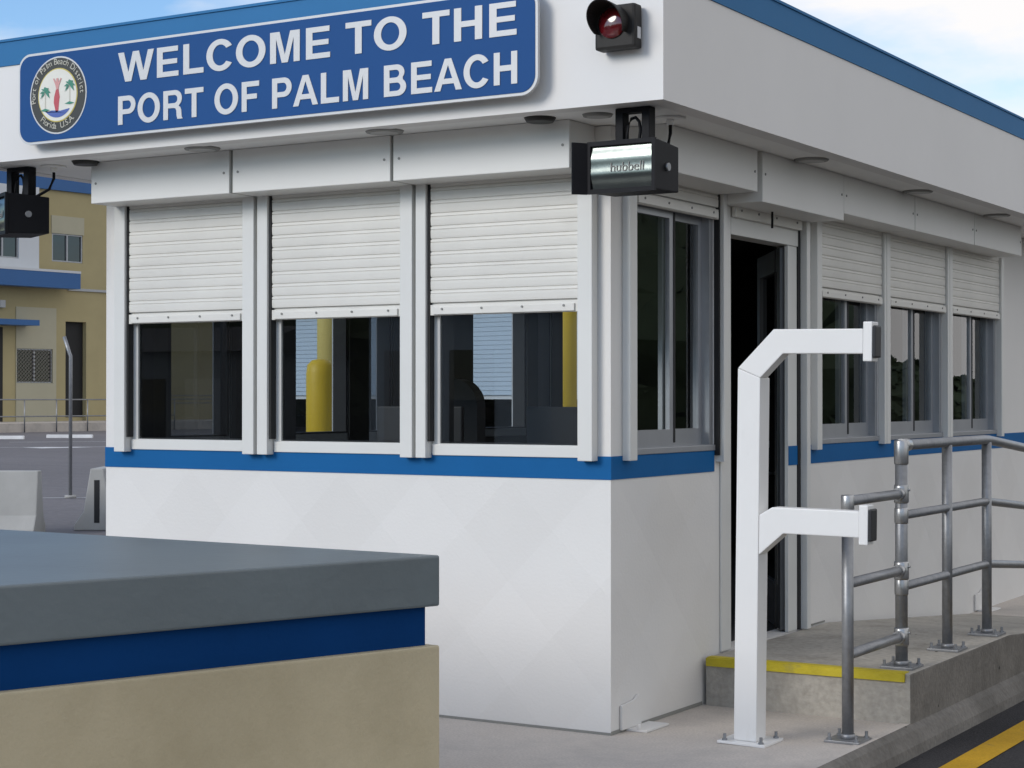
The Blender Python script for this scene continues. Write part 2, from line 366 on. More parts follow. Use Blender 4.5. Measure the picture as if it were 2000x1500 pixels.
# shutter housings
def housing(fn, s0, s1, d, z0, m='housing'):
    o = MB(fn).box(s0, s1, .001, d, z0, 2.8715).build('shutter_housing', m, booth, bev=.004)
    k = MB(fn)
    for s in (s0 + .035, s1 - .035): k.tube([(s, d, 2.755), (s, d + .003, 2.755)], .007, 8)
    k.build('screw', 'screw', o, split=True); return o
for a, b_ in ((-3.079, -2.106), (-2.083, -1.089), (-1.071, -.083)): housing(FRONT, a, b_, .25, 2.647)
MB(FRONT).box(-2.1055, -2.0835, .002, .235, 2.65, 2.871).build('housing_joint', 'joint', booth)
MB(FRONT).box(-1.0885, -1.0715, .002, .235, 2.65, 2.871).build('housing_joint', 'joint', booth)
for a, b_, z in ((.10, 1.149, 2.652), (1.215, 2.393, 2.608), (2.398, 3.648, 2.650), (3.660, 4.918, 2.650), (4.930, 6.115, 2.652)): housing(SIDE, a, b_, .25, z)
MB(SIDE).box(1.1495, 1.2145, .002, .20, 2.66, 2.871).build('housing_joint', 'joint', booth)
for a, b_ in ((3.6485, 3.6595), (4.9185, 4.9295)): MB(SIDE).box(a, b_, .002, .235, 2.655, 2.871).build('housing_joint', 'joint', booth)
# shutters
def shutter(fn, s0, s1, z0, d, nscrew=4):
    m = MB(fn); P = .0637; prof = []
    z = z0 + .062
    ztop = 2.70
    base = z
    while z < ztop:
        for fr, dd in ((0, .003), (.035, .0085), (.20, .0098), (.5, .0106), (.68, .0104), (.72, .0066), (.76, .0102), (.93, .0092), (.955, .003)):
            prof.append((z + fr * P, d + dd))
        z += P
    A = [m.v((s0, p[1], p[0])) for p in prof]; B = [m.v((s1, p[1], p[0])) for p in prof]
    for i in range(len(prof) - 1):
        fc = m.bm.faces.new((A[i], B[i], B[i + 1], A[i + 1]))
    m.box(s0, s1, d - .016, d - .006, z0 + .02, ztop)
    o = m.build('roller_shutter', 'shutter', booth)
    b = MB(fn); L = s1 - s0
    b.box(s0, s1, d - .012, d + .012, z0, z0 + .052); b.box(s0 + .02, s1 - .02, d + .012, d + .022, z0 + .004, z0 + .040)
    bb = b.build('bottom_bar', 'shutter', o, bev=.002)
    k = MB(fn)
    for i in range(nscrew):
        s = s0 + L * (.09 + .82 * i / (nscrew - 1)); k.tube([(s, d + .02, z0 + .03), (s, d + .026, z0 + .03)], .006, 8)
    k.build('screw', 'screw', o, split=True)
    return o
def rail(fn, s0, s1, z0, z1=2.66, d=.06, lip=.02):
    m = MB(fn); m.box(s0, s1, .001, d, z0, z1)
    return m.build('guide_rail', 'rail', booth, bev=.004)
for a, b_ in fw: shutter(FRONT, a + .008, b_ - .002, 1.995, .028)
for a, b_ in ((-3.089, -3.012), (-2.176, -2.099), (-2.076, -2.008), (-1.163, -1.089), (-1.068, -1.008), (-.147, -.068)):
    rail(FRONT, a, b_, 1.288)
for a, b_ in fw: MB(FRONT).box(a - .006, a + .006, .0015, .043, 1.37, 2.646).build('guide_slot', 'gasket', booth)
for s in (-2.0875, -1.0785): MB(FRONT).box(s - .0108, s + .0098, .0015, .022, 1.312, 2.65).build('rail_joint', 'joint', booth)
for i, (a, b_) in enumerate(sw): shutter(SIDE, a + .002, b_ - .002, (2.52, 2.183, 2.183, 2.186)[i], .018)
for a, b_, z0 in ((.112, .188, 1.287), (2.502, 2.579, 1.280), (3.662, 3.70, 1.29), (3.708, 3.778, 1.29), (4.972, 5.015, 1.29), (5.022, 5.088, 1.29), (6.302, 6.372, 1.29)):
    rail(SIDE, a, b_, z0, d=.045)
# front windows: fixed glazing
def window(fn, s0, s1, z0, z1, sill, m='rail', g_='glass'):
    w_ = .016; wl = .036; zt_ = z1 - .03; zb_ = z0 + sill + .003
    f = MB(fn); wall_grid(f, s0 + .001, s1 - .001, z0 + sill + .0005, z1 - .001, -.0155, -.002, [(s0 + wl, s1 - w_, zb_, zt_)])
    o = f.build('window', m, booth, weld=True)
    MB(fn).box(s0 + .001, s1 - .001, -.121, .012, z0, z0 + sill).build('sill', m, o, bev=.003)
    e = .007; g = MB(fn); wall_grid(g, s0 + .002, s1 - .002, z0 + sill + .001, z1 - .002, -.121, -.016, [(s0 + wl + e, s1 - w_ - e, zb_ + e, zt_ - e)])
    g.build('gasket', 'gasket', o, weld=True)  # gasket carried through the wall; its black puts shade on the reveal
    p = MB(fn); p.quad((s0 + wl, -.012, zb_), (s1 - w_, -.012, zb_), (s1 - w_, -.012, zt_), (s0 + wl, -.012, zt_)); p.build('pane', g_, o)
    return o
for a, b_ in fw: window(FRONT, a, b_, H0 + .001, H1, .055)
def slider(s0, s1, z0=1.311, z1=H1):
    w_ = .045; f = MB(SIDE); wall_grid(f, s0 + .001, s1 - .001, z0 + .0305, z1 - .001, -.10, -.005, [(s0 + w_, s1 - w_, z0 + .032, z1 - .1)])
    o = f.build('window', 'alu', booth, weld=True)
    MB(SIDE).box(s0 + .001, s1 - .001, -.10, .010, z0, z0 + .03).build('sill', 'alu', o, bev=.003)
    mid = (s0 + s1) / 2
    for a, b_, d in ((s0 + w_, mid + .03, -.028), (mid - .03, s1 - w_, -.060)):
        st = .042; sa = MB(SIDE); za, zb = z0 + .032, z1 - .102
        wall_grid(sa, a, b_, za, zb, d - .012, d + .012, [(a + st, b_ - st, za + .085, zb - .05)])
        sa.build('sash', 'alu', o, weld=True)
        MB(SIDE).quad((a + st, d, za + .085), (b_ - st, d, za + .085), (b_ - st, d, zb - .05), (a + st, d, zb - .05)).build('pane', 'glass', o)
    MB(SIDE).box(mid + .031, mid + .046, -.026, -.012, z0 + .05, z1 - .12).build('gasket', 'gasket', o)
    return o
for a, b_ in sw: slider(a, b_)
for a, b_ in lw: window(lambda s, d, z: (WX - d, s, z), a, b_, H0 + .001, 2.55, .055, 'alu', 'glass_tint' if a < 1 or b_ - a < .3 else 'glass')
MB(SIDE).box(1.151, 1.166, .0015, .03, 1.285, 2.66).build('rail_joint', 'gasket', booth)
# door bay
rail(SIDE, 1.170, 1.215, 1.25, 2.72, d=.05)
rail(SIDE, 1.218, 1.343, .246, 2.72, d=.012)
MB(SIDE).box(2.287, 2.325, .001, .010, .247, 2.60).build('door_jamb', 'gasket', booth)
rail(SIDE, 2.327, 2.382, .247, 2.66, d=.05)
jm = MB(SIDE); jm.box(1.347, 2.283, -.10, .012, 2.46, 2.555); jm.box(2.15, 2.283, -.018, .004, .247, 2.459); jm.build('door_frame', 'rail', booth, bev=.003, split=True)
MB(SIDE).box(2.152, 2.281, .0045, .008, 1.2, 1.31).build('stripe', 'blue', booth)
b = MB(SIDE); b.box(1.347, 2.283, .014, .040, 2.552, 2.625)
sb = b.build('roller_shutter', 'shutter', booth, bev=.003)
k = MB(SIDE)
for s in (1.42, 1.65, 1.9, 2.2): k.tube([(s, .04, 2.59), (s, .045, 2.59)], .006, 8)
k.build('screw', 'screw', sb, split=True)
MB(SIDE).tube([(1.72, .09, 2.655), (1.72, .09, 2.56), (1.73, .085, 2.52)], .007, 8).build('pull_hook', 'black', booth)
DM = Matrix.Translation((-.03, 2.17, 0)) @ Matrix.Rotation(math.atan2(.80, -.50), 4, 'Z')     # leaf standing open inwards
dl = MB(FRONT); wall_grid(dl, 0, .86, .256, 2.45, -.022, .022, [(.10, .76, .50, 2.32)])
door = dl.build('door', 'aludark', booth, weld=True, matrix=DM)
MB(FRONT).quad((.10, 0, .50), (.76, 0, .50), (.76, 0, 2.32), (.10, 0, 2.32)).build('pane', 'glass_dark', door, matrix=DM)
for sg in (1, -1):
    hd = MB(FRONT); hd.tube([(.79, .022 * sg, 1.12), (.79, .07 * sg, 1.12), (.68, .07 * sg, 1.12)], .011, 10); hd.build('handle', 'galvfit', door, matrix=DM)
    MB(FRONT).tube([(.79, .022 * sg, 1.30), (.79, .04 * sg, 1.30)], .022, 12).build('lock', 'galvfit', door, matrix=DM)
# anchor brackets
def bracket(y0):
    a = MB(); a.prism([(y0, .012), (y0 + .20, .012), (y0 + .20, .150), (y0 + .17, .158), (y0 + .13, .140), (y0, .128)], 0, .003, .016); a.box(.003, .115, y0 + .06, y0 + .30, .0005, .011)
    a.tube([(.07, y0 + .07, .011), (.07, y0 + .07, .035)], .009, 8)
    return a
bracket(.085).build('anchor_bracket', 'white', booth, bev=.002)
z_at = lambda y: max(0.0, .245 - .0851 * (y - 2.72))
bracket(5.72).build('anchor_bracket', 'white', booth, bev=.002)
# soffit fittings
def downlight(x, y, r=.095):
    m = MB(); m.tube([(x, y, 2.8725), (x, y, 2.862)], [r, r * .93], 28); o = m.build('downlight', 'dl_rim', booth)
    MB().tube([(x, y, 2.862), (x, y, 2.8595)], r * .72, 28).build('lens_cover', 'plastic', o)
for x, y in ((-2.175, -.382), (-1.025, -.39), (.345, 1.655), (.350, 3.41), (.352, 5.12), (.35, 6.9)): downlight(x, y)
downlight(.092, -.30, .07)
for x, y in ((-3.07, -.303), (-.183, -.347)):
    m = MB(); m.tube([(x, y, 2.8725), (x, y, 2.852)], [.075, .062], 20); m.build('sensor', 'bronze', booth)

# ------------------------------------------------------------------ lettering
def arc(cx, cy, rx, ry, a0, a1, n=16): return [(cx + rx * math.cos(R(a0 + (a1 - a0) * i / n)), cy + ry * math.sin(R(a0 + (a1 - a0) * i / n))) for i in range(n + 1)]
GL = {
 'E': (.926, [[(.1, 0), (.86, 0), (.86, .17), (.305, .17), (.305, .42), (.81, .42), (.81, .585), (.305, .585), (.305, .83), (.84, .83), (.84, 1), (.1, 1)]]),
 'L': (.848, [[(.1, 0), (.80, 0), (.80, .175), (.305, .175), (.305, 1), (.1, 1)]]),
 'T': (.848, [[(.03, 1), (.03, .825), (.322, .825), (.322, 0), (.527, 0), (.527, .825), (.82, .825), (.82, 1)]]),
 'H': (1.0, [[(.1, 0), (.305, 0), (.305, .415), (.695, .415), (.695, 0), (.9, 0), (.9, 1), (.695, 1), (.695, .59), (.305, .59), (.305, 1), (.1, 1)]]),
 'F': (.848, [[(.1, 0), (.305, 0), (.305, .41), (.72, .41), (.72, .58), (.305, .58), (.305, .825), (.81, .825), (.81, 1), (.1, 1)]]),
 'W': (1.31, [[(.01, 1), (.27, 0), (.49, 0), (.655, .69), (.82, 0), (1.04, 0), (1.30, 1), (1.09, 1), (.925, .31), (.765, 1), (.545, 1), (.385, .31), (.22, 1)]]),
 'M': (1.157, [[(.1, 0), (.295, 0), (.295, .78), (.48, 0), (.675, 0), (.862, .78), (.862, 0), (1.057, 0), (1.057, 1), (.75, 1), (.578, .25), (.405, 1), (.1, 1)]]),
 'A': (1.0, [[(.01, 0), (.225, 0), (.295, .21), (.705, .21), (.775, 0), (.99, 0), (.615, 1), (.385, 1)], [(.35, .375), (.5, .80), (.65, .375)]]),
 'O': (1.08, [arc(.54, .5, .49, .525, 0, 350, 35), arc(.54, .5, .275, .345, 360, 10, 35)]),
 'C': (1.0, [arc(.52, .5, .47, .525, 33, 327, 30) + arc(.52, .5, .258, .345, 322, 38, 26)]),
 'P': (.926, [[(.1, 0), (.305, 0), (.305, .36)] + arc(.57, .68, .31, .32, -90, 90) + [(.1, 1)], [(.305, .53), (.305, .83)] + arc(.54, .68, .14, .15, 90, -90)]),
 'R': (1.0, [[(.1, 0), (.305, 0), (.305, .39), (.53, .39), (.62, .37), (.665, .29), (.675, .12), (.71, 0), (.935, 0), (.89, .08), (.875, .30), (.83, .40), (.76, .455)] + arc(.60, .71, .30, .29, -45, 90) + [(.1, 1)], [(.305, .555), (.305, .835)] + arc(.57, .695, .14, .14, 90, -90)]),
 'B': (1.0, [[(.1, 0)] + arc(.60, .285, .32, .285, -90, 52) + arc(.56, .745, .295, .255, -38, 90) + [(.1, 1)], [(.305, .165), (.305, .425)] + arc(.57, .295, .14, .13, 90, -90), [(.305, .59), (.305, .835)] + arc(.54, .7125, .125, .1225, 90, -90)]),
}
def add_obj_mesh(bm, ob, mtx):
    me = ob.to_mesh(); tmp = bmesh.new(); tmp.from_mesh(me); bmesh.ops.transform(tmp, matrix=mtx, verts=tmp.verts)
    m2 = bpy.data.meshes.new('t'); tmp.to_mesh(m2); tmp.free(); bm.from_mesh(m2); bpy.data.meshes.remove(m2); ob.to_mesh_clear()
def glyphs(text, x0, x1, z0, h, y, ext, bm):
    tot = sum(GL[c][0] if c != ' ' else .386 for c in text)
    first, last = GL[text[0]], GL[text[-1]]
    lo = min(p[0] for p in first[1][0]); hi = last[0] - max(p[0] for p in last[1][0])
    k = (x1 - x0) / (tot - lo - hi); x = x0 - lo * k
    for c in text:
        if c == ' ': x += .386 * k; continue
        cu = bpy.data.curves.new('g', 'CURVE'); cu.dimensions = '2D'; cu.fill_mode = 'BOTH'; cu.extrude = ext
        for con in GL[c][1]:
            sp = cu.splines.new('POLY'); sp.points.add(len(con) - 1); sp.use_cyclic_u = True
            for p, q in zip(sp.points, con): p.co = (q[0] * k, q[1] * h, 0, 1)
        ob = bpy.data.objects.new('g', cu)
        add_obj_mesh(bm, ob, Matrix.Translation((x, y, z0)) @ Matrix.Rotation(R(90), 4, 'X'))
        bpy.data.objects.remove(ob); bpy.data.curves.remove(cu); x += GL[c][0] * k
def font_text(bm, ch, size, mtx):
    cu = bpy.data.curves.new('f', 'FONT'); cu.body = ch; cu.size = size; cu.align_x = 'CENTER'; cu.align_y = 'BOTTOM'; cu.extrude = .0006
    ob = bpy.data.objects.new('f', cu); COL.objects.link(ob); bpy.context.view_layer.update()
    add_obj_mesh(bm, ob, mtx); bpy.data.objects.remove(ob); bpy.data.curves.remove(cu)
def link_bm(bm, name, m, parent):
    me = bpy.data.meshes.new(name); bm.to_mesh(me); bm.free(); o = bpy.data.objects.new(name, me); COL.objects.link(o); me.materials.append(M[m]); o.parent = parent; return o

# ------------------------------------------------------------------ welcome sign on the fascia
sign = empty('welcome_sign', 'long blue welcome sign with white lettering and round seal on the booth fascia', 'sign')
def rrect(x0, x1, z0, z1, r, n=8):
    return arc(x1 - r, z1 - r, r, r, 0, 90, n) + arc(x0 + r, z1 - r, r, r, 90, 180, n) + arc(x0 + r, z0 + r, r, r, 180, 270, n) + arc(x1 - r, z0 + r, r, r, 270, 360, n)
MB().prism(rrect(-3.256, -.047, 2.930, 3.412, .085), 1, -.600, -.582).build('border', 'sign_white', sign)
MB().prism(rrect(-3.243, -.060, 2.943, 3.399, .074), 1, -.6025, -.601).build('panel', 'sign_blue', sign)
bk = MB()
for x in (-2.9, -1.65, -.4):
    bk.box(x - .02, x + .02, -.582, -.5205, 3.0, 3.34)
bk.build('mounting_strut', 'galv', sign, split=True)
bm = bmesh.new(); glyphs('WELCOME TO THE', -2.537, -.153, 3.203, .151, -.6045, .0015, bm); link_bm(bm, 'lettering', 'sign_white', sign)
bm = bmesh.new(); glyphs('PORT OF PALM BEACH', -2.537, -.150, 2.985, .146, -.6045, .0015, bm); link_bm(bm, 'lettering', 'sign_white', sign)
cx, cz = -2.962, 3.176
def disc(r, y, n=48): return MB().prism([(cx + r * math.cos(2 * math.pi * i / n), cz + r * math.sin(2 * math.pi * i / n)) for i in range(n)], 1, y, y + .001)
seal = disc(.204, -.6042).build('seal', 'sign_white', sign)
disc(.196, -.6055).build('seal_ring', 'seal_black', seal); disc(.142, -.6068).build('seal_edge', 'seal_gold', seal); disc(.136, -.6081).build('seal_field', 'seal_cream', seal)
yy = -.6094
def flat(pts, name, m, k=0): return MB().prism([(cx + p[0], cz + p[1]) for p in pts], 1, yy - .0012 * k, yy + .001 - .0012 * k).build(name, m, seal)
flat([(-.085, -.085), (-.04, -.078), (.02, -.084), (.085, -.076)] + arc(0, 0, .118, .118, -42, -138, 14), 'seal_water', 'seal_water')
pm = MB(); gm = MB()
for sx, top in ((-.088, .02), (.088, .045)):
    base = -.075 if sx < 0 else -.05
    pm.prism([(cx + sx - .004, cz + base), (cx + sx + .004, cz + base), (cx + sx + .003, cz + top), (cx + sx - .003, cz + top)], 1, yy, yy + .001)
    for i in range(7):
        a = R(-35 + i * 41.5); L = .040; ux, uz = math.cos(a), math.sin(a)
        x, z = cx + sx, cz + top
        gm.prism([(x, z), (x + L * .5 * ux - .009 * uz, z + L * .5 * uz + .009 * ux + .004), (x + L * ux, z + L * uz - .010), (x + L * .5 * ux + .006 * uz, z + L * .5 * uz - .006 * ux)], 1, yy - .0012 - .0003 * i, yy - .0010 - .0003 * i)
    gm.prism([(cx + sx - .035, cz + base), (cx + sx, cz + base + .010), (cx + sx + .035, cz + base), (cx + sx, cz + base - .006)], 1, yy - .0013, yy - .0003)
pm.build('seal_trunk', 'seal_text', seal, split=True); gm.build('seal_palm', 'seal_green', seal)
flat([(-.012, -.088), (.006, -.088), (.010, -.05), (.016, -.01), (.008, .03), (-.010, .03), (-.024, -.01), (-.026, -.04)], 'seal_figure', 'seal_red')
flat([(-.008, .031), (.008, .031), (.013, .052), (.030, .085), (.024, .088), (.008, .066), (.007, .088), (-.007, .088), (-.008, .066), (-.024, .090), (-.030, .086), (-.013, .052)], 'seal_figure', 'seal_pink', 1)
bm = bmesh.new()
def ring_text(txt, a0, a1, rad, size, flip):
    n = len(txt)
    for i, ch in enumerate(txt):
        if ch == ' ': continue
        a = R(a0 + (a1 - a0) * i / (n - 1)); p = Vector((cx + rad * math.cos(a), -.6075, cz + rad * math.sin(a)))
        font_text(bm, ch, size, Matrix.Translation(p) @ Matrix.Rotation(R(90), 4, 'X') @ Matrix.Rotation(a - R(90) + (math.pi if flip else 0), 4, 'Z'))
ring_text('Port of Palm Beach District', 188, 2, .152, .046, False)
ring_text('Florida  U.S.A.', 228, 312, .186, .046, True)
link_bm(bm, 'seal_lettering', 'seal_text', seal)

sign.location = (.015, -.025, 0)          # stands 8 cm off the fascia

# ------------------------------------------------------------------ traffic signal
sig = empty('traffic_signal', 'black square traffic signal with hooded red lens on the booth fascia', 'traffic signal')
SX, SZ = .354, 3.187
o = MB().box(SX - .097, SX + .097, -.632, -.558, SZ - .097, SZ + .094).build('housing', 'black_box', sig, bev=.012)
MB().box(SX - .06, SX + .06, -.558, -.545, SZ - .07, SZ + .07).build('mounting_plate', 'black_box', sig)
ln = MB(); LX, LZ, LR = SX - .010, SZ + .014, .066
rings = []
for i in range(6):
    a = i / 5 * R(80); rr = LR * math.sin(a) / math.sin(R(80)); yy2 = -.634 - .020 * math.cos(a)
    rings.append([ln.v((LX + rr * math.cos(2 * math.pi * j / 28), yy2, LZ + rr * math.sin(2 * math.pi * j / 28))) for j in range(28)] if i else [ln.v((LX, yy2, LZ))])
for i in range(1, 5):
    for j in range(28):
        fc = ln.bm.faces.new((rings[i][j], rings[i][(j + 1) % 28], rings[i + 1][(j + 1) % 28], rings[i + 1][j])); fc.smooth = True
for j in range(28): fc = ln.bm.faces.new((rings[0][0], rings[1][(j + 1) % 28], rings[1][j])); fc.smooth = True
ln.build('lens', 'red_lens', sig)
vz = MB(); n = 30
def vring(r, y, k0): return [vz.v((LX + r * math.cos(R(-35 + 250 * j / n)), y + k0 * (1 - math.sin(R(180 * j / n))), LZ + r * math.sin(R(-35 + 250 * j / n)))) for j in range(n + 1)]
A, B, C_, D_ = vring(.078, -.632, 0), vring(.083, -.755, .085), vring(.079, -.755, .085), vring(.074, -.632, 0)
for j in range(n):
    for P, Q in ((A, B), (B, C_), (C_, D_)): vz.bm.faces.new((P[j], P[j + 1], Q[j + 1], Q[j]))
vz.build('visor', 'black_box', sig)
MB().box(SX + .0972, SX + .0985, -.605, -.575, SZ - .055, SZ - .005).build('sticker', 'label', sig)

# ------------------------------------------------------------------ floodlights hung from the soffit
def floodlight(label, loc, rz, plate, cable_end):
    root = empty('floodlight', label, 'floodlight', loc, 'floodlights under the booth roof'); root.rotation_euler.z = rz
    y0, y1, zt, zb = -.12, .11, -.160, -.378
    b = MB(); b.prism([(y0, zb), (y0, zt), (y0 + .03, zt + .004), (y1, zt - .010), (y1, zb + .006), (y0 + .05, zb)], 0, -.163, .160)
    b.build('housing', 'black', root, bev=.006)
    fr = MB(FRONT); wall_grid(fr, -.168, .165, zb - .006, zt + .006, -y0 + .001, -y0 + .018, [(-.152, .149, zb + .014, zt - .014)])
    fr.build('bezel', 'black', root, weld=True)
    fl = MB(); fl.prism([(-.166, y0 - .019), (-.172, y0 - .019), (-.215, y0 - .075), (-.209, y0 - .078)], 2, zb - .008, zt + .002); fl.build('side_shield', 'black', root)
    rf = MB(); n = 24
    A = []; B = []
    for i in range(n + 1):
        t_ = i / n; z = zb + .012 + (zt - zb - .024) * t_; y = y0 - .0150 + .011 * (2 * t_ - 1) ** 2 + .0012 * math.sin(15 * t_)
        A.append(rf.v((-.151, y, z))); B.append(rf.v((.148, y, z)))
    for i in range(n): fc = rf.bm.faces.new((A[i], B[i], B[i + 1], A[i + 1])); fc.smooth = True
    rf.build('reflector', 'lens_metal', root)
    bm = bmesh.new(); font_text(bm, 'hubbell', .058, Matrix.Translation((.03, y0 - .0175, zb + .075)) @ Matrix.Rotation(R(90), 4, 'X')); link_bm(bm, 'lettering', 'joint', root)
    yk = MB(); yk.prism([(-.085, -.155), (-.085, .003), (.085, .003), (.085, -.155), (.046, -.155), (.046, -.020), (-.046, -.020), (-.046, -.155)], 1, -.03, .03)
    yk.build('yoke', 'black', root, bev=.004, matrix=Matrix.Rotation(-rz, 4, 'Z'))
    MB().tube([(-.035, -.008, -.17), (-.038, -.008, -.12), (-.032, -.008, -.075), (-.015, -.008, -.045), (.006, -.008, -.04), (.024, -.008, -.06), (.030, -.008, -.095), (.026, -.008, -.13), (.018, -.008, -.17)], .0075, 8).build('cable_loop', 'black', root, matrix=Matrix.Rotation(-rz, 4, 'Z'))
    MB().tube([(.160, -.01, -.27), (.172, -.01, -.27)], .018, 12).build('pivot_bolt', 'galv', root)
    inv = Matrix.Translation(loc) @ Matrix.Rotation(rz, 4, 'Z'); inv.invert()
    p = inv @ Vector((*plate, 2.8715)); e = inv @ Vector(cable_end)
    pl = MB(); pl.tube([p, p - Vector((0, 0, .010))], .07, 20); pl.tube([p - Vector((0, 0, .010)), p - Vector((0, 0, .035))], .018, 10); pl.build('junction_plate', 'soffit', root)
    m_ = (p + e) / 2 + (Vector((p.x, p.y, e.z)) - e) * .18
    MB().tube([p - Vector((0, 0, .03)), Vector((p.x, p.y, (p.z * .6 + e.z * .4))), Vector((p.x * .75 + e.x * .25, p.y * .75 + e.y * .25, p.z * .25 + e.z * .75)), e], .0085, 8).build('cable', 'black', root)
    return root
floodlight('black floodlight with bright lens hanging at the booth corner under the traffic signal', (.325, -.38, 2.868), 0, (.338, -.054), (.36, -.20, 2.69))
floodlight('black floodlight seen from its dark side, hanging below the seal end of the sign', (-3.57, -.29, 2.868), R(-27), (-3.36, -.25), (-3.45, -.30, 2.70))

# ------------------------------------------------------------------ white card-reader post
pr = empty('card_reader_post', 'white square steel post with two arms carrying black card readers', 'card reader post', (.622, .19, 0)); pr.rotation_euler.y = R(.75)
hw = .056
a = MB()
PX = .10
ax, zt_, zb_ = .205, 1.899, 1.789
# tall post with its bent upper arm, one bent outline
pts = [(-hw, .014), (hw, .014), (hw, 1.678), (-hw, 1.722)]
a.prism(pts, 1, -hw, hw); a.build('post', 'post', pr, bev=.005)
a = MB(); a.prism([(-hw, 1.7225), (hw, 1.6785), (.165, 1.789), (.545, 1.789), (.545, 1.900), (.118, 1.900)], 1, -hw, .030); a.build('upper_arm', 'post', pr, bev=.005)
la = MB(); la.prism([(hw + .0005, .868), (.175, .973), (.535, .973), (.535, 1.090), (.120, 1.090), (hw + .0005, 1.052)], 1, -hw + .002, .030); la.build('lower_arm', 'post', pr, bev=.005)
for zc, xx in ((1.843, .5455), (1.030, .5355)):
    MB().box(xx, xx + .042, -.060, .022, zc - .088, zc + .088).build('mounting_plate', 'post', pr, bev=.005)
    MB().box(xx + .0425, xx + .058, -.058, .020, zc - .072, zc + .072).build('card_reader', 'dark_plastic', pr, bev=.008)
MB().box(-.118, .118, -.105, .12, .001, .0135).build('base_plate', 'post', pr, bev=.003)
bb = MB(); bolt_ring(bb, [(-.09, -.08), (.09, -.08), (.09, .095), (-.09, .095)], .0135, .008, .03); bb.build('bolt', 'galv', pr, split=True)

# ------------------------------------------------------------------ galvanised handrail
hr = empty('handrail', 'grey galvanised pipe handrail stepping up beside the booth door ramp', 'handrail', (0, 0, 0))
RX, rp_, rr_ = 1.0, .0275, .0225
sl = .0851
posts = [(.448, 0, 1.105), (1.197, .245, 1.352), (1.930, .245, 1.335), (2.652, .245, 1.335), (4.15, z_at(4.15), 1.335 - sl * 1.5), (5.6, 0, 1.335 - sl * 2.9)]
for i, (y, z0, z1) in enumerate(posts):
    r_ = .031 if i == 1 else rp_
    pt = MB(); pt.tube([(RX, y, z0 + .012), (RX, y, z1)], r_, 18); po = pt.build('post', 'galv', hr)
    q = MB(); q.box(RX - .085, RX + .085, y - .085, y + .085, z0 + .0005, z0 + .012); q.build('base_plate', 'galv', po, bev=.002); MB().tube([(RX, y, z0 + .012), (RX, y, z0 + .035)], r_ + .006, 16).build('collar', 'galv', po)
    q = MB(); bolt_ring(q, [(RX - .066, y - .066), (RX + .066, y - .066), (RX + .066, y + .066), (RX - .066, y + .066)], z0 + .012, .008, .03); q.build('bolt', 'galv', po, split=True)
def rl(path, r=rr_): MB().tube(path, r, 16).build('rail', 'galv', hr)
rl([(RX, 1.20, 1.350), (RX, 2.60, 1.350), (RX, 2.70, 1.346), (RX, 5.6, 1.350 - sl * 2.92)], .0265)
for z in (1.000, .645): rl([(RX, 1.20, z), (RX, 2.60, z), (RX, 2.70, z - .004), (RX, 5.6, z - sl * 2.92)])
for z in (1.108, .727, .398): rl([(RX, .448, z), (RX, 1.197, z)], .0245)
ft = MB()
def sleeve(y, za, zb, r): ft.tube([(RX, y, za), (RX, y, za + .006), (RX, y, zb - .006), (RX, y, zb)], [r - .003, r, r, r - .003], 18)
sleeve(1.197, 1.255, 1.375, .036); ft.tube([(RX, 1.197, 1.35), (RX, 1.285, 1.35)], .033, 16)
for z in (1.108, .727, .398):
    sleeve(1.197, z - .045, z + .045, .037); ft.tube([(RX, 1.197, z), (RX, 1.135, z)], .0315, 16)
    ft.tube([(RX + .03, 1.197, z + .02), (RX + .045, 1.197, z + .02)], .006, 8)
for z in (1.0, .645): sleeve(1.197, z - .04, z + .04, .0345)
sleeve(.448, 1.06, 1.137, .031)
ft.build('pipe_fitting', 'galvfit', hr, split=True)

# ------------------------------------------------------------------ foreground wall
bw = empty('barrier_wall', 'low beige wall in the foreground with a dark blue recess and grey-blue cap', 'wall', (0, 0, 0))
A_ = Vector((.362, -1.998)); dB = Vector((-.334, -.943)).normalized(); dC = Vector((-.999, .040)).normalized()
def outline(ins, rad):
    # inset polygon A,B,D,C with a rounded corner at A
    nB = Vector((dB.y, -dB.x)); nC = Vector((-dC.y, dC.x))
    if nB.dot(dC) < 0: nB = -nB
    if nC.dot(dB) < 0: nC = -nC
    # solve A + nB*ins + dB*t = A + nC*ins + dC*s
    det = dB.x * (-dC.y) + dC.x * dB.y
    rhs = (nC - nB) * ins
    t_ = (rhs.x * (-dC.y) + dC.x * rhs.y) / det
    a = A_ + nB * ins + dB * t_
    p = []
    for i in range(7):
        k = i / 6; s0 = a + dC * rad; s1 = a + dB * rad
        p.append((1 - k) ** 2 * s0 + 2 * k * (1 - k) * a + k ** 2 * s1)
    p += [a + dB * 3.4, a + dB * 3.4 + dC * 3.4, a + dC * 3.9]
    return [tuple(v) for v in p]
MB().prism(outline(0, .02), 2, .001, .684).build('base', 'beige', bw, bev=.012, seg=3)
MB().prism(outline(.034, .005), 2, .6845, .826).build('recess_band', 'recess', bw)
MB().prism(outline(0, .02), 2, .8265, 1.012).build('cap', 'cap', bw, bev=.014, seg=3)

